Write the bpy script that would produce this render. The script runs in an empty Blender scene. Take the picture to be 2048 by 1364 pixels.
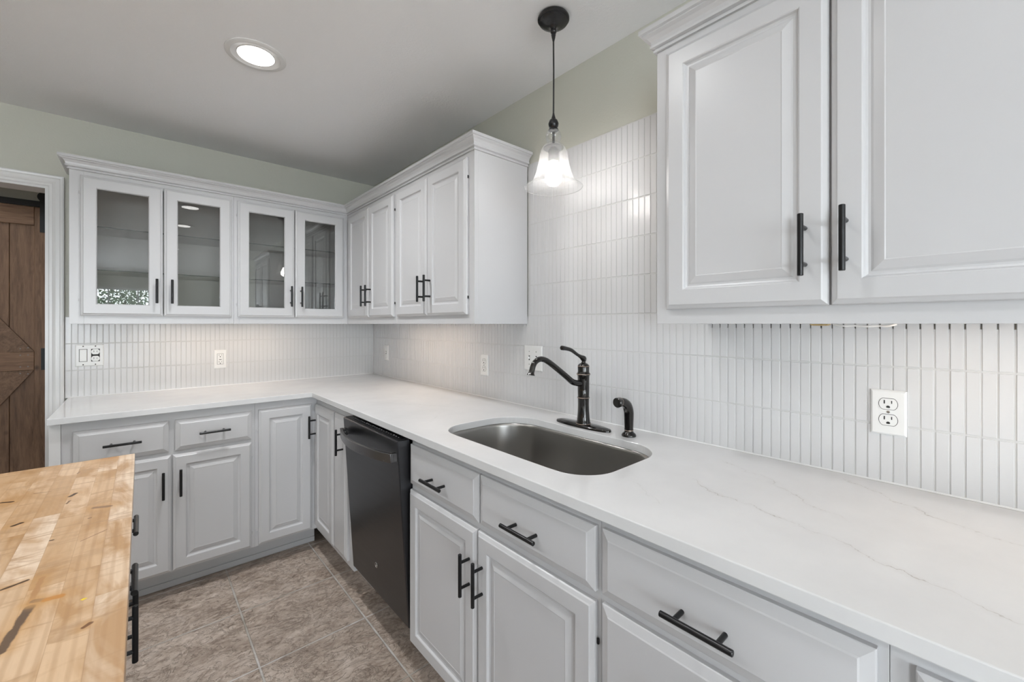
import bpy, bmesh, math, random
from mathutils import Vector, Matrix
random.seed(7)
SC = bpy.context.scene
COL = SC.collection
PI = math.pi

# ---------------------------------------------------------------- camera
cd = bpy.data.cameras.new('camera'); cam = bpy.data.objects.new('camera', cd); COL.objects.link(cam)
cd.sensor_fit = 'HORIZONTAL'; cd.sensor_width = 36.0
cd.lens = 838.0 / 2048.0 * 36.0
cd.shift_x = 0.0; cd.shift_y = -(682.0 - 648.0) / 2048.0
cd.clip_start = 0.02; cd.clip_end = 200
cam.location = (0, 0, 1.304)
cam.rotation_euler = (PI / 2, 0, -0.7245)
SC.camera = cam

# ---------------------------------------------------------------- world, exposure
W = bpy.data.worlds.new('sky'); SC.world = W; W.use_nodes = True
bg = W.node_tree.nodes['Background']
bg.inputs[0].default_value = (0.88, 0.94, 1.0, 1); bg.inputs[1].default_value = 20.0
SC.view_settings.view_transform = 'Standard'; SC.view_settings.look = 'None'
SC.view_settings.gamma = 1.0; SC.view_settings.use_curve_mapping = False
SC.view_settings.exposure = -0.07
CAN = 4.9           # recessed lights, watts
UNDER = 16.5        # strips under the wall cabinets
BULB = 65.0         # pendant bulb

def portal(name, loc, rot, sx, sy):
    l = bpy.data.lights.new(name, 'AREA'); l.shape = 'RECTANGLE'; l.size = sx; l.size_y = sy
    l.cycles.is_portal = True
    o = bpy.data.objects.new(name, l); COL.objects.link(o); o.location = loc; o.rotation_euler = rot
portal('window_portal', (-1.4, -5.95, 1.1), (PI/2, 0, 0), 3.5, 1.95)
portal('added_window_portal', (-3.45, -3.8, 1.15), (0, -PI/2, 0), 2.2, 3.0)  # serves the side opening added for extra daylight

# ---------------------------------------------------------------- materials
def mat(name, col=(.8,.8,.8), rough=.5, metal=0.0, spec=.5, coat=0.0):
    m = bpy.data.materials.new(name); m.use_nodes = True
    b = m.node_tree.nodes['Principled BSDF']
    b.inputs['Base Color'].default_value = (*col, 1); b.inputs['Roughness'].default_value = rough
    b.inputs['Metallic'].default_value = metal; b.inputs['Specular IOR Level'].default_value = spec
    b.inputs['Coat Weight'].default_value = coat
    return m
class N:
    def __init__(s, m): s.t = m.node_tree; s.b = s.t.nodes.get('Principled BSDF')
    def n(s, typ, **kw):
        x = s.t.nodes.new(typ)
        for k, v in kw.items():
            if hasattr(x, k) and not k[0].isupper(): setattr(x, k, v)
        return x
    def l(s, a, b): s.t.links.new(a, b)
    def math(s, op, a, b=None, c=None, clamp=False):
        x = s.t.nodes.new('ShaderNodeMath'); x.operation = op; x.use_clamp = clamp
        for i, v in enumerate((a, b, c)):
            if v is None: continue
            if isinstance(v, (int, float)): x.inputs[i].default_value = v
            else: s.l(v, x.inputs[i])
        return x.outputs[0]
    def coords(s, scale=(1,1,1), rot=(0,0,0), loc=(0,0,0)):
        g = s.t.nodes.new('ShaderNodeNewGeometry'); mp = s.t.nodes.new('ShaderNodeMapping')
        s.l(g.outputs['Position'], mp.inputs[0])
        mp.inputs['Scale'].default_value = scale; mp.inputs['Rotation'].default_value = rot; mp.inputs['Location'].default_value = loc
        return mp.outputs[0]
    def noise(s, vec, scale, detail=4, rough=.55, dist=0):
        x = s.t.nodes.new('ShaderNodeTexNoise'); s.l(vec, x.inputs['Vector'])
        x.inputs['Scale'].default_value = scale; x.inputs['Detail'].default_value = detail
        x.inputs['Roughness'].default_value = rough; x.inputs['Distortion'].default_value = dist
        return x.outputs['Fac']
    def ramp(s, fac, stops):
        x = s.t.nodes.new('ShaderNodeValToRGB'); s.l(fac, x.inputs[0]); e = x.color_ramp.elements
        while len(e) < len(stops): e.new(.5)
        for i, (p, c) in enumerate(stops):
            e[i].position = p; e[i].color = (*c, 1) if len(c) == 3 else c
        return x.outputs[0]
    def mix(s, fac, a, b, mode='MIX'):
        x = s.t.nodes.new('ShaderNodeMix'); x.data_type = 'RGBA'; x.blend_type = mode
        if isinstance(fac, (int, float)): x.inputs[0].default_value = fac
        else: s.l(fac, x.inputs[0])
        for i, v in ((6, a), (7, b)):
            if isinstance(v, tuple): x.inputs[i].default_value = (*v, 1)
            else: s.l(v, x.inputs[i])
        return x.outputs[2]
    def bump(s, h, strength, dist=.002, to=True):
        x = s.t.nodes.new('ShaderNodeBump'); s.l(h, x.inputs['Height'])
        x.inputs['Strength'].default_value = strength; x.inputs['Distance'].default_value = dist
        if to: s.l(x.outputs[0], s.b.inputs['Normal'])
        return x.outputs[0]

def painted(name, col, rough, nscale, strength, dist=.001, stretch=(1,1,1)):
    m = mat(name, col, rough); n = N(m)
    v = n.coords(scale=stretch)
    n.bump(n.noise(v, nscale, 3, .6), strength, dist)
    f = n.noise(n.coords(), 2.2, 2)
    n.l(n.mix(n.math('MULTIPLY', f, .10), tuple(col), tuple(c*.72 for c in col)), n.b.inputs['Base Color'])
    return m
M_PAINT = painted('cabinet_paint', (.58,.58,.59), .32, 90, .12, .0008, (1,1,.25))
M_WALL = painted('wall_paint', (.55,.55,.485), .6, 130, .5, .0015)
M_CEIL = painted('ceiling_paint', (.87,.88,.90), .8, 110, .6, .002)
M_TRIM = painted('trim_paint', (.74,.74,.74), .3, 60, .05, .0005)
M_TILE = painted('white_tile', (.655,.655,.66), .26, 40, .10, .0006)
M_GROUT = painted('grout', (.60,.60,.595), .8, 200, .4, .0008)
M_PLATE = mat('white_plastic', (.80,.80,.79), .3)
M_SLOT = mat('dark_slot', (.02,.02,.02), .6)
M_BRONZE = mat('black_bronze', (.020,.018,.017), .16, .75, .6, coat=.6)
M_PULL = mat('black_pull_metal', (.016,.016,.017), .28, .5, .6)
M_COPPER = mat('worn_copper_ring', (.36,.28,.23), .35, .8)
M_BLACK = mat('black_enamel', (.010,.010,.011), .22)
M_IRON = mat('black_iron', (.012,.012,.012), .55)
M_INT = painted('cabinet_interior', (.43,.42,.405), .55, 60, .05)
M_RUBBER = mat('black_rubber', (.02,.02,.02), .7)

def steel(name, col, rough, stretch, bs=.06, var=.10):
    m = mat(name, col, rough, 1.0); n = N(m)
    v = n.coords(scale=stretch)
    f = n.noise(v, 60, 3, .6)
    if bs: n.bump(f, bs, .0004)
    n.l(n.math('ADD', n.math('MULTIPLY', f, var*2.2), rough - var), n.b.inputs['Roughness'])
    return m
M_SINK = steel('brushed_steel', (.40,.39,.375), .30, (1,1,.12), 0, .03)
M_DARKSTEEL = steel('black_stainless', (.082,.083,.089), .33, (1,.04,1), 0, .03)
M_HANDLE = steel('dishwasher_handle_metal', (.17,.17,.175), .26, (1,.04,1), 0, .03)
M_NAIL = mat('nail_head', (.30,.27,.24), .5, .5)
M_CHROME = mat('chrome', (.7,.7,.7), .2, 1.0)

def glass(name, tint=(1,1,1), haze=0.0, refl=1.0, ior=1.5, cap=1.0):
    m = bpy.data.materials.new(name); m.use_nodes = True; t = m.node_tree; t.nodes.clear()
    out = t.nodes.new('ShaderNodeOutputMaterial'); tr = t.nodes.new('ShaderNodeBsdfTransparent'); tr.inputs[0].default_value = (*tint, 1)
    gl = t.nodes.new('ShaderNodeBsdfGlossy'); gl.inputs['Roughness'].default_value = .01
    fr = t.nodes.new('ShaderNodeFresnel'); fr.inputs[0].default_value = ior
    mu = t.nodes.new('ShaderNodeMath'); mu.operation = 'MULTIPLY'; mu.use_clamp = True; mu.inputs[1].default_value = refl; t.links.new(fr.outputs[0], mu.inputs[0])
    mi_ = t.nodes.new('ShaderNodeMath'); mi_.operation = 'MINIMUM'; mi_.inputs[1].default_value = cap; t.links.new(mu.outputs[0], mi_.inputs[0])
    mx = t.nodes.new('ShaderNodeMixShader'); t.links.new(mi_.outputs[0], mx.inputs[0]); t.links.new(tr.outputs[0], mx.inputs[1]); t.links.new(gl.outputs[0], mx.inputs[2])
    last = mx.outputs[0]
    if haze:
        df = t.nodes.new('ShaderNodeBsdfTranslucent'); df.inputs[0].default_value = (.9,.9,.9,1)
        d2 = t.nodes.new('ShaderNodeBsdfDiffuse'); d2.inputs[0].default_value = (.9,.9,.9,1)
        m1 = t.nodes.new('ShaderNodeMixShader'); m1.inputs[0].default_value = .5; t.links.new(df.outputs[0], m1.inputs[1]); t.links.new(d2.outputs[0], m1.inputs[2])
        m2 = t.nodes.new('ShaderNodeMixShader'); m2.inputs[0].default_value = haze; t.links.new(last, m2.inputs[1]); t.links.new(m1.outputs[0], m2.inputs[2]); last = m2.outputs[0]
    t.links.new(last, out.inputs[0]); return m
M_PANE = glass('clear_pane', (.90,.905,.90), 0, 2.2)
M_SHELF = glass('shelf_glass', (.965,.975,.97), 0, .8, cap=.10)
M_SHELF_EDGE = mat('shelf_glass_edge', (.03,.045,.042), .15)
M_BELL = glass('bell_glass', (.98,.98,.98), .085, 1.5, cap=.45)
M_WINGLASS = glass('window_glass', (.97,.98,.98), 0, 1.0)
def emis(name, col, s):
    m = bpy.data.materials.new(name); m.use_nodes = True; t = m.node_tree; t.nodes.clear()
    o = t.nodes.new('ShaderNodeOutputMaterial'); e = t.nodes.new('ShaderNodeEmission')
    e.inputs[0].default_value = (*col, 1); e.inputs[1].default_value = s; t.links.new(e.outputs[0], o.inputs[0]); return m
M_CAN = emis('light_lens', (1, .98, .95), 6.0)
M_UNDER = emis('strip_lens', (1, .80, .62), UNDER); M_UNDER2 = emis('dimmer_strip_lens', (1, .80, .62), UNDER * 1.1)
M_BULB = emis('lit_bulb', (1, .96, .92), BULB)

def floor_mat():
    m = mat('stone_look_floor_tile', (.3,.25,.2), .42); n = N(m)
    p = n.coords(loc=(-.337, -1.825, 0)); s = n.t.nodes.new('ShaderNodeSeparateXYZ'); n.l(p, s.inputs[0])
    T = .408; ds = []
    wob = n.math('MULTIPLY', n.math('SUBTRACT', n.noise(n.coords(), 9, 2), .5), .004)
    for ax in (0, 1):
        q = n.math('ADD', n.math('DIVIDE', s.outputs[ax], T), .5)
        fr = n.math('FRACT', n.math('ADD', q, 100.0))
        ds.append(n.math('ABSOLUTE', n.math('MULTIPLY', n.math('SUBTRACT', fr, .5), T)))
    d = n.math('ADD', n.math('MINIMUM', ds[0], ds[1]), wob)
    gmask = n.math('SUBTRACT', 1.0, n.math('MULTIPLY', n.math('SUBTRACT', d, .0028), 500.0, clamp=True), clamp=True)
    # one shade per tile
    cx = n.math('FLOOR', n.math('ADD', n.math('DIVIDE', s.outputs[0], T), 100)); cy = n.math('FLOOR', n.math('ADD', n.math('DIVIDE', s.outputs[1], T), 100))
    cb = n.t.nodes.new('ShaderNodeCombineXYZ'); n.l(cx, cb.inputs[0]); n.l(cy, cb.inputs[1])
    wn = n.t.nodes.new('ShaderNodeTexWhiteNoise'); n.l(cb.outputs[0], wn.inputs['Vector'])
    v = n.coords(rot=(0,0,.5), scale=(1,1.5,1))
    a = n.noise(v, 5.5, 8, .72, .4); b = n.noise(v, 34, 8, .74, .5); c = n.noise(v, 16, 6, .7, 1.2)
    mixf = n.math('ADD', n.math('MULTIPLY', a, .38), n.math('ADD', n.math('MULTIPLY', b, .42), n.math('MULTIPLY', c, .20)))
    col = n.ramp(mixf, [(.38, (.15,.105,.078)), (.47, (.385,.305,.245)), (.53, (.54,.45,.38)), (.64, (.76,.665,.59))])
    col = n.mix(n.math('MULTIPLY', wn.outputs['Value'], .20), col, (.41,.34,.29))
    crack = n.math('ABSOLUTE', n.math('SUBTRACT', n.noise(v, 7.5, 6, .75, 1.8), .5))
    cm = n.math('SUBTRACT', 1.0, n.math('MULTIPLY', crack, 70.0, clamp=True), clamp=True)
    col = n.mix(n.math('MULTIPLY', cm, n.math('MULTIPLY', b, 1.1, clamp=True)), col, (.17,.125,.10))
    big = n.noise(v, 2.3, 4, .6, .6)
    col = n.mix(n.ramp(big, [(.40, (0,0,0)), (.66, (.42,.42,.42))]), col, (.34,.27,.22))
    gn = n.noise(n.coords(), 3.0, 3, .6)
    col = n.mix(gmask, col, n.ramp(gn, [(.42, (.40,.36,.31)), (.6, (.62,.58,.55))]))
    n.l(col, n.b.inputs['Base Color'])
    h = n.math('SUBTRACT', n.math('ADD', n.math('MULTIPLY', mixf, 1.4), n.math('MULTIPLY', cm, -.4)), n.math('MULTIPLY', gmask, .8))
    n.bump(h, .75, .004)
    n.l(n.math('ADD', n.math('MULTIPLY', b, .3), .30), n.b.inputs['Roughness'])
    return m
M_FLOOR = floor_mat()

def quartz_mat():
    m = mat('veined_white_quartz', (.80,.80,.80), .13); n = N(m)
    g = n.coords(); s = n.t.nodes.new('ShaderNodeSeparateXYZ'); n.l(g, s.inputs[0])
    w1 = n.math('MULTIPLY', n.math('SUBTRACT', n.noise(g, 7, 5, .65), .5), .11)
    w2 = n.math('MULTIPLY', n.math('SUBTRACT', n.noise(g, 55, 4, .7), .5), .012)
    wv = n.math('ADD', w1, w2)
    br = n.noise(n.coords(loc=(3,1,0)), 13, 4, .7)
    total = None
    segs = [((1.03,.50),(.86,-.04),1.0),((1.33,.25),(1.14,-.06),.8),((1.26,.51),(1.03,.17),.55),((.93,.62),(.84,.44),.35),
            ((.80,2.10),(1.15,1.62),.30),((.95,2.45),(1.22,1.9),.30),((.20,2.78),(.75,2.60),.25),((.86,-.10),(.95,-.5),.8),((1.05,1.62),(.82,1.45),.2)]
    for (ax, ay), (bx, by), st in segs:
        L = math.hypot(bx-ax, by-ay); dx, dy = (bx-ax)/L, (by-ay)/L
        rx = n.math('SUBTRACT', s.outputs[0], ax); ry = n.math('SUBTRACT', s.outputs[1], ay)
        t = n.math('ADD', n.math('MULTIPLY', rx, dx), n.math('MULTIPLY', ry, dy))
        o = n.math('SUBTRACT', n.math('MULTIPLY', rx, dy), n.math('MULTIPLY', ry, dx))
        o = n.math('ABSOLUTE', n.math('ADD', o, wv))
        line = n.math('SUBTRACT', 1.0, n.math('DIVIDE', o, .0016), clamp=True)
        halo = n.math('MULTIPLY', n.math('SUBTRACT', 1.0, n.math('DIVIDE', o, .014), clamp=True), .16)
        e0 = n.math('MULTIPLY', t, 25.0, clamp=True); e1 = n.math('MULTIPLY', n.math('SUBTRACT', L, t), 25.0, clamp=True)
        q = n.math('MULTIPLY', n.math('MULTIPLY', n.math('ADD', line, halo), n.math('MULTIPLY', e0, e1)), st)
        total = q if total is None else n.math('MAXIMUM', total, q)
    total = n.math('MULTIPLY', total, n.math('ADD', n.math('MULTIPLY', n.math('SUBTRACT', br, .42), 5.0, clamp=True), .18))
    cloud = n.ramp(n.noise(g, 4.5, 6, .6), [(.35, (.645,.645,.648)), (.65, (.695,.695,.697))])
    col = n.mix(n.math('MULTIPLY', total, .8), cloud, (.33,.29,.26))
    n.l(col, n.b.inputs['Base Color'])
    return m
M_QUARTZ = quartz_mat()

def wood_grain(n, vec_scale, base, dark, ring=26, rot=(0,0,0)):
    v = n.coords(scale=vec_scale, rot=rot)
    a = n.noise(v, 4, 5, .6, .8); b = n.noise(v, ring, 3, .6, 1.2)
    return n.mix(n.math('ADD', n.math('MULTIPLY', a, .5), n.math('MULTIPLY', b, .55), clamp=True), base, dark), b

def butcher_mat():
    m = mat('butcher_block_pine', (.7,.5,.3), .30); n = N(m)
    g = n.t.nodes.new('ShaderNodeNewGeometry'); s = n.t.nodes.new('ShaderNodeSeparateXYZ'); n.l(g.outputs['Position'], s.inputs[0])
    X, Y = s.outputs[0], s.outputs[1]
    RH = .0375; BW = .30; M = n.math
    across = M('DIVIDE', M('SUBTRACT', -.0115, X), RH); row = M('FLOOR', across)
    r1 = n.t.nodes.new('ShaderNodeTexWhiteNoise'); r1.noise_dimensions = '1D'; n.l(row, r1.inputs['W'])
    u = M('DIVIDE', M('ADD', Y, M('ADD', 3.0, M('MULTIPLY', r1.outputs['Value'], 3.7))), BW); colm = M('FLOOR', u)
    cb = n.t.nodes.new('ShaderNodeCombineXYZ'); n.l(row, cb.inputs[0]); n.l(colm, cb.inputs[1])
    wn = n.t.nodes.new('ShaderNodeTexWhiteNoise'); n.l(cb.outputs[0], wn.inputs['Vector'])
    sep = n.t.nodes.new('ShaderNodeSeparateColor'); n.l(wn.outputs['Color'], sep.inputs[0])
    def vec(sx, sy, lift):
        c = n.t.nodes.new('ShaderNodeCombineXYZ'); n.l(M('MULTIPLY', X, sx), c.inputs[0]); n.l(M('MULTIPLY', Y, sy), c.inputs[1]); n.l(M('MULTIPLY', sep.outputs[0], lift), c.inputs[2]); return c.outputs[0]
    base = n.ramp(sep.outputs[1], [(0, (.53,.34,.185)), (.25, (.66,.46,.285)), (.5, (.74,.57,.41)), (.75, (.79,.64,.49)), (1, (.57,.37,.20))])
    blotch = n.noise(vec(9, 3.2, 31), 1.6, 4, .6, .9)
    col = n.mix(n.ramp(blotch, [(.44, (0,0,0)), (.62, (.85,.85,.85))]), base, (.43,.24,.10))
    wv = n.t.nodes.new('ShaderNodeTexWave'); wv.wave_type = 'BANDS'; wv.bands_direction = 'X'
    n.l(vec(7.5, .55, 19), wv.inputs['Vector']); wv.inputs['Scale'].default_value = 3.0; wv.inputs['Distortion'].default_value = 3.2; wv.inputs['Detail'].default_value = 2.5; wv.inputs['Detail Scale'].default_value = 1.3
    rings = n.ramp(wv.outputs['Fac'], [(.50, (0,0,0)), (.95, (1,1,1))])
    col = n.mix(M('MULTIPLY', rings, M('ADD', .06, M('MULTIPLY', sep.outputs[2], .26))), col, (.32,.165,.065))
    fine = n.noise(vec(60, 2.2, 11), 4, 4, .6, .3)
    col = n.mix(M('MULTIPLY', fine, .25), col, (.32,.19,.095))
    curl = n.noise(vec(3, 16, 23), 2.2, 4, .6, 1.2)
    col = n.mix(n.ramp(curl, [(.53, (0,0,0)), (.68, (.7,.7,.7))]), col, (.38,.23,.12))
    # joints between the staves
    fx_ = M('FRACT', across); jx = M('MULTIPLY', M('MINIMUM', fx_, M('SUBTRACT', 1.0, fx_)), RH)
    fy_ = M('FRACT', u); jy = M('MULTIPLY', M('MINIMUM', fy_, M('SUBTRACT', 1.0, fy_)), BW)
    j = M('SUBTRACT', 1.0, M('DIVIDE', M('MINIMUM', jx, jy), .0007), clamp=True)
    col = n.mix(M('MULTIPLY', j, .45), col, (.30,.17,.08))
    # knots, resin streaks and one paint spot, each where it lies on the board: (ax, ay, bx, by, half width, colour, strength, halo)
    D = (.050,.027,.016); K = (.13,.065,.03); O = (.50,.22,.05)
    nz = n.t.nodes.new('ShaderNodeTexNoise'); n.l(g.outputs['Position'], nz.inputs['Vector']); nz.inputs['Scale'].default_value = 55; nz.inputs['Detail'].default_value = 3
    wob = M('MULTIPLY', M('SUBTRACT', nz.outputs['Fac'], .5), .006)
    for ax, ay, bx, by, w_, c_, st, halo in [
        (-.228,1.423,-.213,1.415,.0030,D,.95,1), (-.186,1.245,-.177,1.252,.0036,D,.95,1), (-.120,1.372,-.113,1.388,.0032,D,.9,1), (-.121,1.322,-.118,1.338,.0018,K,.9,0),
        (-.073,1.253,-.052,1.243,.0050,(.24,.14,.08),.85,1), (-.079,1.691,-.062,1.687,.0080,(.42,.20,.07),.75,1), (-.079,1.193,-.076,1.193,.0018,K,.9,0), (-.122,1.116,-.120,1.116,.0018,D,.9,0),
        (-.081,1.077,-.049,1.105,.0011,(.22,.11,.05),.85,0), (-.162,.953,-.130,.966,.0024,D,.9,1), (-.126,.775,-.115,.873,.0040,(.10,.065,.045),.92,1), (-.116,.885,-.114,.960,.0030,(.40,.21,.09),.8,1),
        (-.113,.888,-.101,.882,.0035,(.20,.12,.07),.85,1), (-.100,.881,-.088,.879,.0046,O,.85,1), (-.055,.768,-.050,.773,.0026,(.16,.07,.03),.9,1), (-.184,1.450,-.157,1.442,.0011,K,.85,0), (-.125,1.568,-.121,1.585,.0010,K,.8,0),
        (-.30,1.10,-.27,1.13,.003,D,.9,1), (-.36,.60,-.33,.66,.004,D,.9,1), (-.24,.52,-.22,.50,.004,K,.9,1), (-.45,1.35,-.42,1.33,.005,D,.9,1), (-.60,.9,-.57,.93,.004,D,.9,1), (-.10,.40,-.09,.45,.004,D,.9,1)]:
        w_ *= 1.45; L = math.hypot(bx-ax, by-ay); dx, dy = (bx-ax)/L, (by-ay)/L
        rx = M('SUBTRACT', X, ax); ry = M('SUBTRACT', Y, ay)
        t = M('ADD', M('MULTIPLY', rx, dx), M('MULTIPLY', ry, dy)); tc = M('SUBTRACT', t, M('MINIMUM', M('MAXIMUM', t, 0.0), L))
        o = M('SUBTRACT', M('MULTIPLY', rx, dy), M('MULTIPLY', ry, dx))
        d = M('ADD', M('SQRT', M('ADD', M('MULTIPLY', tc, tc), M('MULTIPLY', o, o))), M('MULTIPLY', wob, min(1.0, w_/.0035)))
        if halo: col = n.mix(M('MULTIPLY', M('SUBTRACT', 1.0, M('DIVIDE', d, w_*4.0), clamp=True), .7), col, (.50,.28,.11))
        col = n.mix(M('MULTIPLY', M('MULTIPLY', M('SUBTRACT', 1.0, M('DIVIDE', d, w_), clamp=True), 3.0, clamp=True), st), col, c_)
    d = M('ADD', M('MULTIPLY', M('ABSOLUTE', M('ADD', X, .0615)), .8), M('ABSOLUTE', M('SUBTRACT', Y, .8475)))
    col = n.mix(M('LESS_THAN', M('ADD', d, wob), .0032), col, (.78,.58,.02))
    n.l(col, n.b.inputs['Base Color']); n.bump(fine, .12, .0005)
    return m
M_BUTCHER = butcher_mat()

def barn_mat(name, axis, tone=1.0):
    m = mat(name, (.2,.12,.07), .6); n = N(m)
    sc = {'z': (9, 9, .8), 'x': (.8, 9, 9), 'd1': (9, 9, 9)}[axis]
    v = n.coords(scale=sc)
    a = n.noise(v, 2.2, 5, .6, .9); b = n.noise(v, 11, 4, .6, .8)
    f = n.math('ADD', n.math('MULTIPLY', a, .55), n.math('MULTIPLY', b, .45))
    t = tone
    col = n.ramp(f, [(.3, (.11*t,.058*t,.032*t)), (.5, (.23*t,.128*t,.072*t)), (.72, (.35*t,.205*t,.120*t))])
    k = n.t.nodes.new('ShaderNodeTexVoronoi'); n.l(n.coords(scale=(6,1,4.2), loc=(.3,0,.4)), k.inputs['Vector']); k.inputs['Scale'].default_value = 1.0
    kn = n.math('SUBTRACT', 1.0, n.math('DIVIDE', k.outputs['Distance'], .10), clamp=True)
    col = n.mix(n.math('MULTIPLY', kn, .95, clamp=True), col, (.03,.016,.01))
    n.l(col, n.b.inputs['Base Color']); n.bump(b, .2, .001); return m
M_BARN_V = barn_mat('stained_pine_upright', 'z'); M_BARN_H = barn_mat('stained_pine_rail', 'x', 1.15); M_BARN_D = barn_mat('stained_pine_brace', 'd1', .95)

# ---------------------------------------------------------------- mesh helpers
ORG = {}
class MB:
    def __init__(s): s.v = []; s.f = []
    def add(s, vs, fs):
        o = len(s.v); s.v += [tuple(p) for p in vs]; s.f += [tuple(i + o for i in f) for f in fs]; return s
    def box(s, a, b, mp=None):
        (x0,y0,z0),(x1,y1,z1) = a, b
        vs = [(x0,y0,z0),(x1,y0,z0),(x1,y1,z0),(x0,y1,z0),(x0,y0,z1),(x1,y0,z1),(x1,y1,z1),(x0,y1,z1)]
        if mp: vs = [mp(*p) for p in vs]
        return s.add(vs, [(3,2,1,0),(4,5,6,7),(0,1,5,4),(1,2,6,5),(2,3,7,6),(3,0,4,7)])
    def rings(s, mp, a0, a1, z0, z1, prof, hollow=False):
        """nested rectangles: prof = [(inset, height)...]; first and last are capped (or joined when hollow)"""
        vs = []; fs = []
        for i, d in prof:
            vs += [mp(a0+i, z0+i, d), mp(a1-i, z0+i, d), mp(a1-i, z1-i, d), mp(a0+i, z1-i, d)]
        k = len(prof)
        for r in range(k - 1 + (1 if hollow else 0)):
            p, q = r*4, ((r+1) % k)*4
            for c in range(4): fs.append((p+c, p+(c+1)%4, q+(c+1)%4, q+c))
        if not hollow: fs += [(3,2,1,0), tuple((k-1)*4+c for c in range(4))]
        return s.add(vs, fs)
    def lathe(s, c, prof, n=32, axis='z', cap=True):
        vs = []; fs = []
        for r, h in prof:
            for i in range(n):
                t = 2*PI*i/n; p = (r*math.cos(t), r*math.sin(t), h)
                if axis == 'x': p = (p[2], p[0], p[1])
                if axis == 'y': p = (p[0], p[2], p[1])
                vs.append((c[0]+p[0], c[1]+p[1], c[2]+p[2]))
        for k in range(len(prof)-1):
            for i in range(n): fs.append((k*n+i, k*n+(i+1)%n, (k+1)*n+(i+1)%n, (k+1)*n+i))
        if cap: fs += [tuple(range(n))[::-1], tuple((len(prof)-1)*n+i for i in range(n))]
        return s.add(vs, fs)
    def tube(s, pts, rad, n=16):
        """round tube along points; rad is a number or one per point"""
        P = [Vector(p) for p in pts]; R = rad if isinstance(rad, (list, tuple)) else [rad]*len(P)
        vs = []; fs = []; up = None
        for i, p in enumerate(P):
            t = (P[min(i+1, len(P)-1)] - P[max(i-1, 0)]).normalized()
            if up is None:
                up = Vector((0,0,1)) if abs(t.z) < .9 else Vector((1,0,0))
            a = t.cross(up).normalized(); b = a.cross(t).normalized(); up = b
            for k in range(n):
                th = 2*PI*k/n; q = p + a*(R[i]*math.cos(th)) + b*(R[i]*math.sin(th)); vs.append(tuple(q))
        for i in range(len(P)-1):
            for k in range(n): fs.append((i*n+k, i*n+(k+1)%n, (i+1)*n+(k+1)%n, (i+1)*n+k))
        fs += [tuple(range(n))[::-1], tuple((len(P)-1)*n+k for k in range(n))]
        return s.add(vs, fs)
    def poly(s, mp, pts, d0, d1):
        n = len(pts); vs = [mp(a, z, d0) for a, z in pts] + [mp(a, z, d1) for a, z in pts]
        return s.add(vs, [tuple(range(n))[::-1], tuple(range(n, 2*n))] + [(i, (i+1)%n, n+(i+1)%n, n+i) for i in range(n)])
    def sweep(s, path, prof, mp):
        """profile (offset, height) swept along a 2-D path with mitred corners; offset to the right of travel"""
        n = len(path); vs = []; k = len(prof); nr = []
        for i in range(n-1):
            dx, dy = path[i+1][0]-path[i][0], path[i+1][1]-path[i][1]; L = math.hypot(dx, dy); nr.append((dy/L, -dx/L))
        for i in range(n):
            a = nr[max(i-1,0)]; b = nr[min(i,n-2)]
            m = (a[0]+b[0], a[1]+b[1]); q = m[0]*a[0]+m[1]*a[1]; m = (m[0]/q, m[1]/q)
            for o, h in prof: vs.append(mp(path[i][0]+m[0]*o, path[i][1]+m[1]*o, h))
        fs = []
        for i in range(n-1):
            for c in range(k): fs.append((i*k+c, i*k+(c+1)%k, (i+1)*k+(c+1)%k, (i+1)*k+c))
        fs += [tuple(range(k)), tuple((n-1)*k+c for c in range(k))[::-1]]
        return s.add(vs, fs)
    def build(s, name, m, parent=None, smooth=False, bevel=0, label=None, recalc=True, segs=2):
        org = ORG[parent.name] if parent is not None else (0,0,0)
        me = bpy.data.meshes.new(name)
        me.from_pydata([(x-org[0], y-org[1], z-org[2]) for x, y, z in s.v], [], s.f)
        if recalc:
            bm = bmesh.new(); bm.from_mesh(me); bmesh.ops.recalc_face_normals(bm, faces=bm.faces); bm.to_mesh(me); bm.free()
        me.materials.append(m)
        if smooth: me.shade_smooth(); me.set_sharp_from_angle(angle=math.radians(38))
        o = bpy.data.objects.new(name, me); COL.objects.link(o)
        if parent is not None: o.parent = parent
        ORG[o.name] = org
        if bevel:
            b = o.modifiers.new('bevel', 'BEVEL'); b.width = bevel; b.segments = segs; b.limit_method = 'ANGLE'; b.angle_limit = math.radians(40)
        if label: o['label'] = label
        return o
def thing(name, label, cat, loc, group=None):
    o = bpy.data.objects.new(name, None); COL.objects.link(o); o.location = loc; o.empty_display_size = .05
    o['label'] = label; o['category'] = cat
    if group: o['group'] = group
    ORG[o.name] = tuple(loc); return o
def tag(o, label, cat, group=None):
    o['label'] = label; o['category'] = cat
    if group: o['group'] = group
    return o
def struct(o): o['kind'] = 'structure'; return o

WX, WY, CZ = 1.372, 3.205, 2.396          # tile faces of the right and back walls, ceiling
PX, PY = WX + .008, WY + .008             # painted wall faces
XY = lambda x, y, z: (x, y, z)
def FR(X0): return lambda a, z, d: (X0 - d, a, z)     # things facing -x (right-hand run)
def FB(Y0): return lambda a, z, d: (a, Y0 - d, z)     # things facing -y (far run)
def FI(X0): return lambda a, z, d: (X0 + d, a, z)     # island side facing +x

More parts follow.
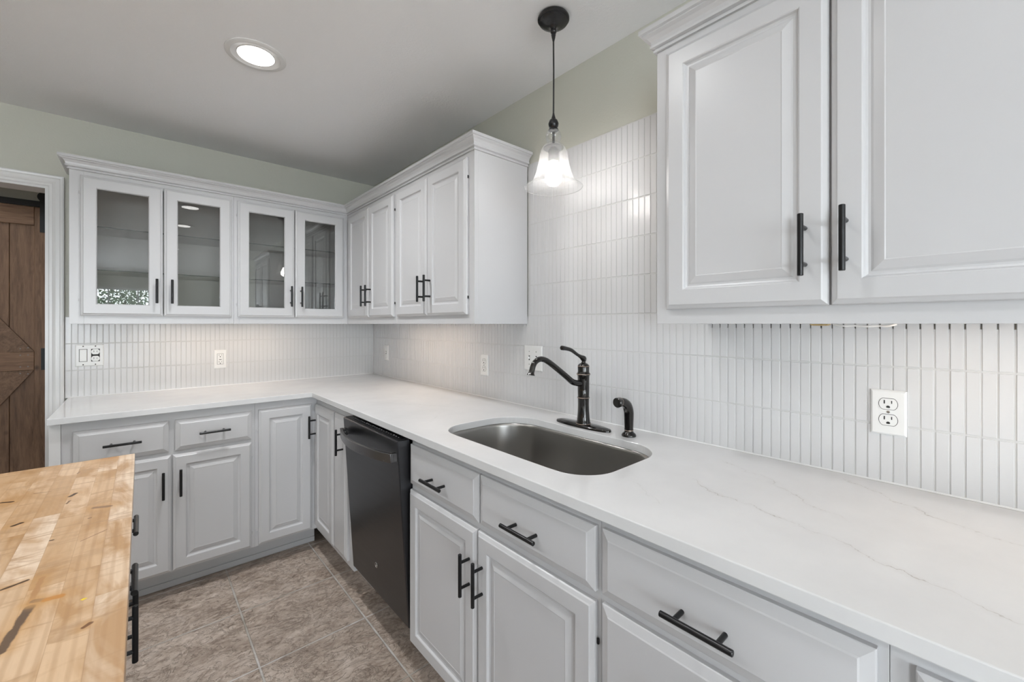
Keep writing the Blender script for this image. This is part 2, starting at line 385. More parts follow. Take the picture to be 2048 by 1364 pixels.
# ---------------------------------------------------------------- room shell
X0, Y0 = -3.5, -6.0
HY = 4.44                                  # far wall of the hall
struct(MB().box((X0-.1, Y0-.1, -.06), (PX+.1, HY+.1, 0)).build('floor', M_FLOOR))
struct(MB().box((X0-.1, Y0-.1, CZ), (PX+.1, HY+.1, CZ+.08)).build('ceiling', M_CEIL))
struct(MB().box((PX, Y0-.1, 0), (PX+.1, HY+.1, CZ)).build('wall_right', M_WALL))
OX0, OX1, OZ = -1.22, -.359, 2.015         # doorway in the far wall
w = MB()
w.box((X0, PY, 0), (OX0, PY+.12, CZ)); w.box((OX1, PY, 0), (PX, PY+.12, CZ)); w.box((OX0, PY, OZ), (OX1, PY+.12, CZ))
struct(w.build('wall_back', M_WALL))
struct(MB().box((X0, HY, 0), (PX, HY+.1, CZ)).build('wall_hall', M_WALL))
def wall_with_hole(mp, a0, a1, h, name):
    b = MB(); (s0, s1, z0, z1) = h
    b.box((a0, 0, 0), (s0, .1, CZ), mp); b.box((s1, 0, 0), (a1, .1, CZ), mp)
    if z0 > 0: b.box((s0, 0, 0), (s1, .1, z0), mp)
    b.box((s0, 0, z1), (s1, .1, CZ), mp)
    return struct(b.build(name, M_WALL))
wall_with_hole(lambda a, t, z: (a, Y0 - t, z), X0, PX, (-3.2, .40, .10, 2.06), 'wall_front')
wall_with_hole(lambda a, t, z: (X0 - t, a, z), Y0, HY, (-5.3, -2.3, .05, 2.25), 'wall_left')
def window(name, mp, a0, a1, z0, z1, cols, rows):
    f = MB(); F = .05
    for q in ((a0, z0, a1, z0+F), (a0, z1-F, a1, z1), (a0, z0, a0+F, z1), (a1-F, z0, a1, z1)): f.box((q[0], .02, q[1]), (q[2], .08, q[3]), mp)
    for i in range(1, cols): x = a0 + (a1-a0)*i/cols; f.box((x-.012, .03, z0+F), (x+.012, .06, z1-F), mp)
    for i in range(1, rows): z = z0 + (z1-z0)*i/rows; f.box((a0+F, .03, z-.012), (a1-F, .06, z+.012), mp)
    o = struct(f.build(name, M_TRIM))
    g = MB().box((a0+.02, .042, z0+.02), (a1-.02, .046, z1-.02), mp).build('window_pane', M_WINGLASS, o)
window('window_1', lambda a, t, z: (a, Y0 - t, z), -3.2, .40, .10, 2.06, 8, 2)
window('added_window_2', lambda a, t, z: (X0 - t, a, z), -5.3, -2.3, .05, 2.25, 2, 1)  # unseen window, added so more daylight reaches the left-facing cabinets

# door casing with a stepped profile, jamb inside the opening
cas = [(0,0),(0,.010),(.004,.012),(.014,.012),(.018,.015),(.026,.018),(.040,.018),(.044,.022),(.052,.023),(.057,.020),(.057,0)]
c = MB().sweep([(OX1, 0), (OX1, OZ), (OX0, OZ), (OX0, 0)], cas, lambda a, z, d: (a, PY - d, z))
struct(c.build('trim_1', M_TRIM))
j = MB(); j.box((OX1-.012, PY-.004, 0), (OX1, PY+.124, OZ-.012)); j.box((OX0, PY-.004, 0), (OX0+.012, PY+.124, OZ-.012)); j.box((OX0, PY-.004, OZ-.012), (OX1, PY+.124, OZ))
struct(j.build('trim_2', M_TRIM))

# ---------------------------------------------------------------- tile backsplashes
def tiles(name, mp, a_start, a_end, zrows, skip=None):
    """kit-kat tiles with eased edges and a tiny random tilt, on a bed of grout"""
    b = MB(); P, G = .0240, .0020
    n = int(abs(a_end-a_start)/P) + 1; sg = 1 if a_end > a_start else -1
    for i in range(n):
        p, q = a_start + sg*i*P, a_start + sg*(i+1)*P
        if (q - a_end)*sg > 0: q = a_end
        if abs(q-p) < .004: continue
        lo, hi = min(p, q)+G/2, max(p, q)-G/2
        for z0, z1 in zrows:
            if skip and skip((lo+hi)/2, (z0+z1)/2): continue
            t1, t2 = random.gauss(0, .00016), random.gauss(0, .00018); d = .0072 + random.gauss(0, .00012)
            l, h, zz0, zz1 = lo, hi, z0+G*.8, z1-G*.8; e = .0012
            jx = random.gauss(0, .0002)
            vs = [mp(l+jx,zz0,.004), mp(h+jx,zz0,.004), mp(h+jx,zz1,.004), mp(l+jx,zz1,.004), mp(l+e+jx,zz0+e,d-t1-t2), mp(h-e+jx,zz0+e,d+t1-t2), mp(h-e+jx,zz1-e,d+t1+t2), mp(l+e+jx,zz1-e,d-t1+t2)]
            b.add(vs, [(0,1,5,4),(1,2,6,5),(2,3,7,6),(3,0,4,7),(4,5,6,7)])
    return b
rows = [(.914 + .1427*k, .914 + .1427*(k+1)) for k in range(8)]
TT = rows[-1][1]
t = thing('tile_backsplash', 'white stacked finger tile behind the sink, rising high between the wall cabinets', 'backsplash', (WX, 1.2, .914))
mpR = lambda a, z, d: (PX - d, a, z)
YL, YR, YE = 1.438, .597, -.85
g = MB(); g.box((PX-.0059, YE, .9145), (PX-.0004, PY-.001, rows[2][1]-.05)); g.box((PX-.0059, YR, rows[2][1]-.05), (PX-.0004, YL, TT+.002))
g.build('grout', M_GROUT, t)
r3 = [rows[0], rows[1], (rows[2][0], 1.303)]
start = .0060 - .024*36
tiles('t', mpR, start, 3.199, rows, lambda a, z: not (YR+.008 < a < YL-.008) and z > rows[2][1]).build('tile', M_TILE, t)
MB().sweep([(WX+.001, WY+.001), (WX+.001, YE)], [(0,.9143),(.0032,.9143),(.0012,.9175),(0,.9178)], XY).build('caulk_bead', M_TRIM, t)
t = thing('tile_backsplash', 'white stacked finger tile on the far wall under the glass door cabinets', 'backsplash', (.5, WY, .914))
mpB = lambda a, z, d: (a, PY - d, z)
MB().box((-.300, PY-.0059, .9145), (PX-.006, PY-.0004, rows[2][1])).build('grout', M_GROUT, t)
tiles('t', mpB, -.3005, PX-.009, rows[:3]).build('tile', M_TILE, t)
MB().sweep([(-.300, WY+.001), (WX+.0005, WY+.001)], [(0,.9143),(.0032,.9143),(.0012,.9175),(0,.9178)], XY).build('caulk_bead', M_TRIM, t)
MB().box((WX-.0022, WY-.0022, .9145), (WX+.0010, WY+.0010, 1.3035)).build('corner_bead', M_TRIM, t)

# ---------------------------------------------------------------- cabinet parts
RAISED = [(0,0),(0,.009),(.002,.0125),(.009,.0165),(.0115,.019),(.049,.019),(.0515,.0175),(.054,.0125),(.058,.0105),(.062,.0105),(.066,.0125),(.082,.0172),(.084,.0165)]
DRAWER = [(0,0),(0,.010),(.002,.0115),(.0175,.0172),(.020,.019)]
def pull(mp, a, z, vert, parent, L=.127, P=.076, out=.034, face=.019, r=.0056):
    b = MB()
    if vert:
        b.tube([mp(a, z-L/2, face+out), mp(a, z-L/2+.001, face+out), mp(a, z+L/2-.001, face+out), mp(a, z+L/2, face+out)], [r*.8, r, r, r*.8], 16)
        for s in (-1, 1): b.tube([mp(a, z+s*P/2, face-.002), mp(a, z+s*P/2, face+out-.002)], .0046, 12)
    else:
        b.tube([mp(a-L/2, z, face+out), mp(a-L/2+.001, z, face+out), mp(a+L/2-.001, z, face+out), mp(a+L/2, z, face+out)], [r*.8, r, r, r*.8], 16)
        for s in (-1, 1): b.tube([mp(a+s*P/2, z, face-.002), mp(a+s*P/2, z, face+out-.002)], .0046, 12)
    return b.build('pull', M_PULL, parent, smooth=True, label='black metal bar pull')
def door(mp, a0, a1, z0, z1, parent, pa=None, pz=None, prof=RAISED, name='door', vert=True):
    o = MB().rings(mp, min(a0,a1), max(a0,a1), z0, z1, prof).build(name, M_PAINT, parent, bevel=.0006)
    if pa is not None: pull(mp, pa, pz, vert, o)
    return o
def hinges(mp, a, zs, parent, m=None):
    for z in zs:
        MB().tube([mp(a, z-.006, .004), mp(a, z+.006, .004)], .0028, 10).build('hinge', m or M_PULL, parent, smooth=True)
def drawer(mp, a0, a1, z0, z1, parent, pa=None, pz=None):
    return door(mp, a0, a1, z0, z1, parent, pa, pz, DRAWER, 'drawer', False)
def carcass(mp, a0, a1, z0, z1, depth, parent, top=True, name='body'):
    """hollow box of panels behind a closed face frame"""
    t = .016; b = MB(); a0, a1 = min(a0,a1), max(a0,a1)
    B = lambda p, q: b.add([mp(a, z, -d) for a, z, d in [(p[0],p[1],p[2]),(q[0],p[1],p[2]),(q[0],q[1],p[2]),(p[0],q[1],p[2]),(p[0],p[1],q[2]),(q[0],p[1],q[2]),(q[0],q[1],q[2]),(p[0],q[1],q[2])]],
                              [(3,2,1,0),(4,5,6,7),(0,1,5,4),(1,2,6,5),(2,3,7,6),(3,0,4,7)])
    B((a0, z0, 0), (a1, z1, .019))
    B((a0, z0, .019), (a0+t, z1, depth)); B((a1-t, z0, .019), (a1, z1, depth)); B((a0+t, z0+.01, .019), (a1-t, z0+.01+t, depth)); B((a0+t, z0+.01+t, depth-.006), (a1-t, z1, depth))
    if top: B((a0+t, z1-t, .019), (a1-t, z1, depth-.006))
    return b.build(name, M_PAINT, parent, bevel=.0008)

# ---------------------------------------------------------------- base cabinets, far run
FXB, FYB = .762, 2.572                    # face frame planes of the base cabinets
BZ0, BZ1 = .120, .8868
mb = FB(FYB)
g0 = 'grey raised-panel base cabinets'
cab = thing('base_cabinet', 'grey base cabinet with two drawers over two doors, below the glass door cabinets', 'cabinet', (.1, FYB, 0))
carcass(mb, -.252, .452, BZ0, BZ1, WY-FYB-.012, cab)
MB().box((-.287, FYB-.004, .0), (-.2525, WY-.012, BZ1)).build('end_panel', M_TRIM, cab, bevel=.001)
drawer(mb, -.217, .098, .699, .845, cab, -.061, .773); drawer(mb, .121, .436, .699, .845, cab, .275, .773)
door(mb, -.217, .1065, .130, .681, cab, .077, .551); door(mb, .1125, .436, .130, .681, cab, .141, .552)
hinges(mb, .440, (.20, .60), cab, M_PAINT)
corner = thing('corner_cabinet', 'grey corner base cabinet with a folding pair of narrow doors meeting in the inside corner', 'cabinet', (.8, 2.65, 0))
b = MB(); ft = .019
b.box((.4525, FYB, BZ0), (FXB+ft, FYB+ft, BZ1)); b.box((FXB, 2.236, BZ0), (FXB+ft, FYB, BZ1))
b.box((.4525, FYB+ft, BZ0), (.4685, WY-.012, BZ1)); b.box((FXB+ft, 2.236, BZ0), (WX-.012, 2.252, BZ1))
b.box((.4685, WY-.018, BZ0), (WX-.012, WY-.012, BZ1)); b.box((WX-.018, 2.252, BZ0), (WX-.012, WY-.018, BZ1)); b.box((.4685, FYB+ft, BZ0), (WX-.018, WY-.018, BZ0+.016))
b.build('body', M_PAINT, corner, bevel=.0008)
door(mb, .467, .734, .130, .847, corner); hinges(mb, .4625, (.21, .74), corner, M_TRIM)
mr = FR(FXB)
d = door(mr, 2.247, 2.546, .148, .847, corner); pull(mr, 2.523, .72, True, d); hinges(mr, 2.243, (.2, .76), corner)
nar = thing('base_cabinet', 'narrow grey base cabinet with a single tall door beside the dishwasher', 'cabinet', (.78, 2.1, 0))
carcass(mr, 2.000, 2.2355, BZ0, BZ1, WX-FXB-.012, nar)
d = door(mr, 2.058, 2.231, .148, .847, nar, prof=DRAWER); pull(mr, 2.094, .726, True, d)

# toe kicks with a thin moulding
k = thing('toe_kick', 'grey toe kick board with thin moulding under the far base cabinets', 'toe kick', (.25, 2.66, 0))
kb = MB(); kb.box((-.2524, FYB+.112, 0), (FXB+.02, FYB+.124, BZ0-.001)); kb.build('board', M_PAINT, k)
MB().box((-.2524, FYB+.105, 0), (FXB+.02, FYB+.1115, .030)).build('moulding', M_PAINT, k, bevel=.002)
k = thing('toe_kick', 'shaded grey toe kick board under the sink base cabinet', 'toe kick', (.84, .6, 0))
MB().box((FXB+.095, YE, 0), (FXB+.107, 1.422, BZ0-.001)).build('board', M_PAINT, k)
k = thing('toe_kick', 'short grey toe kick board under the narrow cabinet beside the dishwasher', 'toe kick', (.84, 2.2, 0))
MB().box((FXB+.095, 2.000, 0), (FXB+.107, FYB+.104, BZ0-.001)).build('board', M_PAINT, k)

# ---------------------------------------------------------------- base cabinets, sink run
sb = thing('sink_cabinet', 'grey sink base cabinet with two drawer fronts over two doors, right of the dishwasher', 'cabinet', (.78, 1.0, 0))
carcass(mr, .5625, 1.424, BZ0, BZ1, WX-FXB-.012, sb, top=False)
drawer(mr, .996, 1.419, .712, .858, sb, 1.212, .773); drawer(mr, .571, .990, .712, .858, sb, .786, .773)
d = door(mr, 1.0055, 1.419, .125, .690, sb); pull(mr, 1.035, .556, True, d)
d = door(mr, .572, 1.0005, .125, .690, sb); pull(mr, .971, .556, True, d)
hinges(mr, .5685, (.215, .602), sb)
db = thing('drawer_cabinet', 'grey base cabinet with a stack of wide drawers, right of the sink cabinet', 'cabinet', (.78, .3, 0))
carcass(mr, .0865, .562, BZ0, BZ1, WX-FXB-.012, db)
drawer(mr, .098, .553, .716, .860, db, .331, .776)
drawer(mr, .098, .553, .425, .697, db, .331, .60); drawer(mr, .098, .553, .128, .408, db, .331, .30)
nb = thing('base_cabinet', 'grey base cabinet at the bottom right corner, only its drawer corner in view', 'cabinet', (.78, -.2, 0))
carcass(mr, -.85, .086, BZ0, BZ1, WX-FXB-.012, nb)
drawer(mr, -.38, .060, .716, .856, nb, -.16, .776); drawer(mr, -.82, -.40, .716, .856, nb, -.6, .776)
door(mr, -.38, .060, .128, .697, nb, -.34, .56); door(mr, -.82, -.40, .128, .697, nb, -.44, .56)

# ---------------------------------------------------------------- dishwasher, its door a little ajar
dw = thing('dishwasher', 'black stainless dishwasher standing slightly ajar between grey cabinets', 'dishwasher', (.8, 1.71, 0))
MB().box((FXB+.022, 1.432, .128), (WX-.03, 1.992, .872)).build('tub', M_BLACK, dw)
ZB = .162; ZT = .872; XB = FXB - .012; XT = .703
sh = lambda z: XB + (XT-XB)*(z-ZB)/(ZT-ZB)
def dwmap(a, z, d): return (sh(z) - d, a, z)
b = MB(); b.rings(dwmap, 1.430, 1.978, ZB, ZT, [(0,-.05),(0,-.004),(.003,0)])
b.build('door', M_DARKSTEEL, dw, bevel=.001)
b = MB(); b.add([(sh(ZT)+.010, 1.436, ZT+.0005),(sh(ZT)+.052, 1.436, ZT+.0005),(sh(ZT)+.052, 1.972, ZT+.0005),(sh(ZT)+.010, 1.972, ZT+.0005),
       (sh(ZT)+.010, 1.436, ZT+.0025),(sh(ZT)+.052, 1.436, ZT+.0025),(sh(ZT)+.052, 1.972, ZT+.0025),(sh(ZT)+.010, 1.972, ZT+.0025)], [(3,2,1,0),(4,5,6,7),(0,1,5,4),(1,2,6,5),(2,3,7,6),(3,0,4,7)])
cp = b.build('control_panel', M_BLACK, dw)
b = MB()
for i in range(22):
    y = 1.47 + i*.0215; q = random.uniform(.004, .009)
    b.box((sh(ZT)+.026, y, ZT+.0025), (sh(ZT)+.0285+.002*(i % 3), y+q, ZT+.0029))
b.build('control_marks', mat('grey_print', (.35,.35,.36), .5), cp)
# bowed bar handle
pts = []; H = 24
b = MB()
def hx(y): s = (y-1.705)/.252; return .052*(1-s*s)
vs = []; fs = []
for i in range(H+1):
    y = 1.437 + (1.953-1.437)*i/H + 0.0; s = (y-1.695)/.258
    o = .027 + .044*(1-s*s); zc_ = .812
    for (dd, dz) in ((0, -.017), (0, .017), (-.014, .017), (-.014, -.017)): vs.append(dwmap(y, zc_+dz, o+dd))
for i in range(H):
    for k_ in range(4): fs.append((i*4+k_, i*4+(k_+1)%4, (i+1)*4+(k_+1)%4, (i+1)*4+k_))
fs += [(0,1,2,3), tuple(H*4+k_ for k_ in (3,2,1,0))]
b.add(vs, fs)
for yy in (1.437, 1.935): b.box((yy, .796, -.001), (yy+.018, .828, .016), dwmap)
b.build('handle', M_HANDLE, dw, smooth=True, bevel=.0012)
b = MB(); ly, lz = 1.697, .291
ring = [dwmap(ly + .0105*math.cos(t_*PI/12), lz + .0105*math.sin(t_*PI/12), .0015) for t_ in range(25)]
b.tube(ring, .0009, 6)
b.tube([dwmap(ly+p, lz+q, .0015) for p, q in ((-.006,.003),(-.003,.005),(-.001,.001),(-.004,-.003),(0,-.004),(.003,.002),(.005,.004),(.002,-.002),(.006,-.004))], .0008, 6)
bd = b.build('badge', M_CHROME, dw, label='small round chrome monogram badge')
MB().box((FXB+.105, 1.434, .004), (FXB+.115, 1.992, .125)).build('kick_plate', M_BLACK, dw)

# ---------------------------------------------------------------- worktop with undermount sink
def rrect(x0, x1, y0, y1, rads, n=14):
    P = []
    for (cx, cy, a0), r in zip(((x1, y1, 0), (x0, y1, 90), (x0, y0, 180), (x1, y0, 270)), rads):
        ox = cx - r if cx == x1 else cx + r; oy = cy - r if cy == y1 else cy + r
        for i in range(n+1):
            t_ = math.radians(a0 + 90*i/n); P.append((ox + r*math.cos(t_), oy + r*math.sin(t_)))
    return P
hole = rrect(.828, 1.212, .652, 1.357, (.15, .11, .11, .115))
def slab(outline, holes, z0, z1, name, m, parent=None, bev=.002):
    bm = bmesh.new(); edges = []
    for loop in [outline] + holes:
        vs = [bm.verts.new((x, y, z1)) for x, y in loop]
        edges += [bm.edges.new((vs[i], vs[(i+1) % len(vs)])) for i in range(len(vs))]
    bmesh.ops.triangle_fill(bm, edges=edges, use_beauty=True, use_dissolve=False)
    r = bmesh.ops.extrude_face_region(bm, geom=bm.faces[:])
    bmesh.ops.translate(bm, verts=[v for v in r['geom'] if isinstance(v, bmesh.types.BMVert)], vec=(0, 0, z0-z1))
    bmesh.ops.recalc_face_normals(bm, faces=bm.faces)
    me = bpy.data.meshes.new(name); bm.to_mesh(me); bm.free(); me.materials.append(m)
    o = bpy.data.objects.new(name, me); COL.objects.link(o); ORG[o.name] = (0,0,0)
    if parent is not None:
        o.parent = parent; org = ORG[parent.name]; me.transform(Matrix.Translation((-org[0], -org[1], -org[2])))
    md = o.modifiers.new('bevel', 'BEVEL'); md.width = bev; md.segments = 2; md.limit_method = 'ANGLE'; md.angle_limit = math.radians(60)
    return o
ct = slab([(-.290, 2.537), (.727, 2.537), (.727, YE), (WX-.001, YE), (WX-.001, WY-.001), (-.290, WY-.001)], [hole], .8872, .914, 'worktop', M_QUARTZ)
tag(ct, 'white veined quartz worktop running in an L around the corner over the base cabinets', 'worktop')
sk = thing('kitchen_sink', 'brushed steel undermount sink set in the white quartz worktop', 'sink', (1.02, 1.0, .70))
b = MB(); loops = []
def off(pts, o):      # shrink towards the middle by o
    cx, cy = 1.02, 1.004; R = []
    n_ = len(pts)
    for i, (x, y) in enumerate(pts):
        ax, ay = pts[i-1]; bx_, by_ = pts[(i+1) % n_]; tx, ty = bx_-ax, by_-ay; L = math.hypot(tx, ty) or 1
        R.append((x - ty/L*o, y + tx/L*o))
    return R
P0 = [p for i, p in enumerate(hole) if i == 0 or (abs(p[0]-hole[i-1][0]) + abs(p[1]-hole[i-1][1])) > 1e-5]
def add_edges(P):      # subdivide long straight spans
    R = []
    for i, p in enumerate(P):
        q = P[(i+1) % len(P)]; L = math.hypot(q[0]-p[0], q[1]-p[1]); k_ = max(1, int(L/.03))
        for j_ in range(k_): R.append((p[0]+(q[0]-p[0])*j_/k_, p[1]+(q[1]-p[1])*j_/k_))
    return R
P0 = add_edges(P0)
prof = [(-.022, .8868), (-.003, .8868), (.000, .884), (.0015, .875), (.010, .74), (.013, .722), (.022, .706), (.040, .698), (.10, .694)]
n_ = len(P0); vs = []; fs = []
for o_, z in prof: vs += [(x, y, z) for x, y in off(P0, o_)]
for r in range(len(prof)-1):
    for i in range(n_): fs.append((r*n_+i, r*n_+(i+1)%n_, (r+1)*n_+(i+1)%n_, (r+1)*n_+i))
fs.append(tuple((len(prof)-1)*n_+i for i in range(n_)))
b.add(vs, fs); o = b.build('basin', M_SINK, sk, smooth=True, recalc=False)
so = o.modifiers.new('shell', 'SOLIDIFY'); so.thickness = .0012; so.offset = -1
MB().lathe((1.05, 1.0, .6945), [(.055,0),(.055,.002),(.045,.003),(.040,.0005),(.0,.0003)], 32).build('drain', M_CHROME, sk, smooth=True)

# ---------------------------------------------------------------- faucet and sprayer
fx, fy = 1.262, 1.015
fc = thing('faucet', 'dark bronze single lever faucet on an oval deck plate behind the sink', 'faucet', (fx, fy, .914))
b = MB(); pl = []
for i in range(48):
    t_ = 2*PI*i/48; sx = math.copysign(abs(math.cos(t_))**.85, math.cos(t_)); sy = math.copysign(abs(math.sin(t_))**.8, math.sin(t_)); pl.append((sx, sy))
vs = []; fs = []
lv = [(.031,.128,.9142),(.031,.128,.919),(.029,.126,.9225),(.022,.112,.9255),(.020,.108,.9265)]
for rx, ry, z in lv: vs += [(fx + rx*p, fy + .005 + ry*q, z) for p, q in pl]
for r in range(len(lv)-1):
    for i in range(48): fs.append((r*48+i, r*48+(i+1)%48, (r+1)*48+(i+1)%48, (r+1)*48+i))
fs += [tuple(range(48))[::-1], tuple((len(lv)-1)*48+i for i in range(48))]
b.add(vs, fs).build('deck_plate', M_BRONZE, fc, smooth=True)
MB().lathe((fx, fy, 0), [(.0275,.926),(.0275,.929),(.0255,.934),(.0235,.950),(.0215,.975),(.0208,1.0),(.0212,1.021),(.0225,1.022),(.0225,1.027),(.0212,1.029),(.0222,1.06),(.0222,1.09),(.0230,1.108),(.0255,1.111),(.0255,1.116),(.0225,1.120),(.0215,1.125),(.0222,1.138),(.0215,1.147),(.016,1.153),(.009,1.156),(.006,1.163)], 40).build('body', M_BRONZE, fc, smooth=True)
for z, r in ((.9265,.0283),(1.0245,.0236),(1.1135,.0262),(1.144,.0226)): MB().lathe((fx, fy, 0), [(r-.004, z-.0012),(r, z-.0012),(r+.0006, z),(r, z+.0012),(r-.004, z+.0012)], 40).build('copper_ring', M_COPPER, fc, smooth=True, label='thin worn copper ring')
sp = [(1.250,1.079),(1.225,1.082),(1.204,1.087),(1.188,1.095),(1.172,1.106),(1.145,1.124),(1.117,1.142),(1.09,1.159),(1.067,1.172),(1.048,1.180),(1.030,1.183),(1.014,1.180),(1.001,1.172),(.993,1.160),(.989,1.148),(.987,1.142)]
def smooth_pts(P, k=3):
    R = []
    for i in range(len(P)-1):
        p0 = P[max(i-1,0)]; p1 = P[i]; p2 = P[i+1]; p3 = P[min(i+2, len(P)-1)]
        for j_ in range(k):
            t_ = j_/k; R.append(tuple(.5*((2*b_) + (-a_+c_)*t_ + (2*a_-5*b_+4*c_-d_)*t_*t_ + (-a_+3*b_-3*c_+d_)*t_**3) for a_, b_, c_, d_ in zip(p0, p1, p2, p3)))
    return R + [P[-1]]
sp = [(x, fy, z) for x, z in sp]; sp = smooth_pts(sp, 3)
rad = [.0118 - .0022*min(1, i/len(sp)*1.4) for i in range(len(sp))]
MB().tube(sp + [(.9855, fy, 1.139), (.984, fy, 1.134), (.9835, fy, 1.131)], rad + [.0105, .0125, .0150], 20).build('spout', M_BRONZE, fc, smooth=True)
lvp = smooth_pts([(fx+.002, fy, 1.163), (fx+.003, fy, 1.170), (fx-.012, fy, 1.178), (fx-.04, fy, 1.191), (fx-.07, fy, 1.207), (fx-.098, fy, 1.214), (fx-.118, fy, 1.217), (fx-.126, fy, 1.218)], 3)
rl = []
for i in range(len(lvp)):
    t_ = i/(len(lvp)-1); rl.append(.0075 + .0045*math.exp(-((t_-.2)/.1)**2) - .0015*math.exp(-((t_-.4)/.15)**2) + .0012*math.exp(-((t_-.85)/.1)**2) - (.004 if i == len(lvp)-1 else 0))
MB().tube(lvp, rl, 18).build('lever', M_BRONZE, fc, smooth=True)
sx_, sy_ = 1.272, .823
sr = thing('side_sprayer', 'dark bronze side sprayer standing in its holder right of the faucet', 'sprayer', (sx_, sy_, .914))
MB().lathe((sx_, sy_, 0), [(.0245,.9142),(.0250,.918),(.022,.924),(.0165,.928),(.0145,.933),(.0155,.937),(.0155,.940)], 32).build('holder', M_BRONZE, sr, smooth=True)
sp2 = smooth_pts([(sx_, sy_, .939), (sx_, sy_, .965), (sx_, sy_, .985), (sx_-.002, sy_, 1.003), (sx_-.012, sy_, 1.022), (sx_-.028, sy_, 1.033), (sx_-.044, sy_, 1.038), (sx_-.052, sy_, 1.039)], 3)
MB().tube(sp2, [.0150 + .0022*math.sin(PI*i/(len(sp2)-1)) - .0028*max(0, i/(len(sp2)-1)-.6)/.4 for i in range(len(sp2))], 20).build('wand', M_BRONZE, sr, smooth=True)
MB().tube([(sx_-.052, sy_, 1.039), (sx_-.054, sy_, 1.039), (sx_-.070, sy_, 1.038), (sx_-.073, sy_, 1.038)], [.0140,.0162,.0172,.0145], 20).build('spray_head', M_BRONZE, sr, smooth=True)
MB().tube([(sx_+.006, sy_, 1.018), (sx_+.015, sy_, 1.008), (sx_+.019, sy_, .996), (sx_+.014, sy_, .988)], [.006,.0062,.0055,.004], 12).build('trigger', M_BRONZE, sr, smooth=True)
b = MB()
b.lathe((sx_, sy_, 0), [(.012,.9335),(.0152,.9335),(.0156,.935),(.0152,.9365),(.012,.9365)], 32)
b.build('copper_ring', M_COPPER, sr, smooth=True)
MB().lathe((sx_-.055, sy_, 1.039), [(.012,-.001),(.0160,-.001),(.0164,0),(.0160,.001),(.012,.001)], 32, 'x').build('copper_ring', M_COPPER, sr, smooth=True)

# ---------------------------------------------------------------- wall cabinets
UZ0, UZ1 = 1.3045, 2.046
UX, UY = 1.060, 2.900
mub = FB(UY); mur = FR(UX)
def glass_cabinet(label, a0, a1, doors, glassx):
    cb_ = thing('glass_cabinet', label, 'cabinet', ((a0+a1)/2, UY, UZ0)); t_ = .016; D = PY-.010
    b = MB()     # face frame with one wide opening, then the box
    o0, o1 = doors[0][0]+.012, doors[1][1]-.012; z0, z1 = 1.358, 2.010
    b.box((a0, UY, UZ0), (o0, UY+.019, UZ1)); b.box((o1, UY, UZ0), (a1, UY+.019, UZ1)); b.box((o0, UY, UZ0), (o1, UY+.019, z0)); b.box((o0, UY, z1), (o1, UY+.019, UZ1))
    b.build('face_frame', M_PAINT, cb_, bevel=.0008)
    b = MB(); b.box((a0, UY+.0195, UZ0), (a0+t_, D, UZ1)); b.box((a1-t_, UY+.0195, UZ0), (a1, D, UZ1)); b.box((a0+t_, UY+.0195, 1.335), (a1-t_, D, 1.351)); b.box((a0+t_, UY+.0195, UZ1-t_), (a1-t_, D, UZ1))
    b.box((a0+t_, D-.006, 1.351), (a1-t_, D, UZ1-t_)); b.build('body', M_INT, cb_)
    for zz in (1.571, 1.786):
        s_ = MB().box((a0+t_+.002, UY+.034, zz), (a1-t_-.002, D-.010, zz+.006)).build('glass_shelf', M_SHELF, cb_)
        MB().box((a0+t_+.002, UY+.0325, zz), (a1-t_-.002, UY+.0339, zz+.006)).build('shelf_edge', M_SHELF_EDGE, s_)
    GF = [(0,0),(0,.010),(.003,.0135),(.009,.0155),(.0115,.019),(.053,.019),(.0555,.0175),(.058,.013),(.058,0)]
    for (p, q, pa) in doors:
        dd = MB().rings(mub, p, q, 1.345, 2.024, GF, hollow=True).build('door', M_PAINT, cb_, bevel=.0005)
        MB().box((p+.0585, .004, 1.4035), (q-.0585, .008, 1.9655), lambda a, d_, z: (a, UY-d_, z)).build('glass_pane', M_PANE, dd)
        pull(mub, pa, 1.475, True, dd)
    hinges(mub, doors[0][0]-.003, (1.42, 1.94), cb_, M_PAINT)
    return cb_
glass_cabinet('left glass door wall cabinet, next to the white door casing', -.258, .4035, [(-.220, .0865, .0615), (.0905, .393, .1235)], None)
glass_cabinet('right glass door wall cabinet, in the corner by the solid door cabinets', .404, 1.0595, [(.421, .7245, .700), (.7285, 1.031, .759)], None)
uc = thing('wall_cabinet', 'white wall cabinet with two narrow solid doors, deepest in the corner', 'cabinet', (UX, 2.5, UZ0))
carcass(mur, 2.160, 2.8985, UZ0, UZ1, PX-UX-.010, uc)
d = door(mur, 2.510, 2.845, 1.345, 2.024, uc); pull(mur, 2.535, 1.475, True, d)
d = door(mur, 2.180, 2.505, 1.345, 2.024, uc); pull(mur, 2.470, 1.475, True, d)
hinges(mur, 2.175, (1.42, 1.94), uc)
uc = thing('wall_cabinet', 'white wall cabinet with two solid doors and a bare side panel beside the pendant lamp', 'cabinet', (UX, 1.8, UZ0))
carcass(mur, 1.438, 2.1595, UZ0, UZ1, PX-UX-.010, uc)
d = door(mur, 1.811, 2.138, 1.345, 2.024, uc); pull(mur, 1.836, 1.475, True, d)
d = door(mur, 1.481, 1.806, 1.345, 2.024, uc); pull(mur, 1.772, 1.475, True, d)
hinges(mur, 1.4785, (1.42, 1.94), uc)
uc = thing('wall_cabinet', 'large white wall cabinet with two doors, closest to the camera at the upper right', 'cabinet', (UX, .2, UZ0))
carcass(mur, -.18, .597, UZ0, UZ1, PX-UX-.010, uc)
d = door(mur, .2115, .565, 1.343, 2.024, uc); pull(mur, .2505, 1.466, True, d)
d = door(mur, -.150, .2075, 1.343, 2.024, uc); pull(mur, .1825, 1.470, True, d)

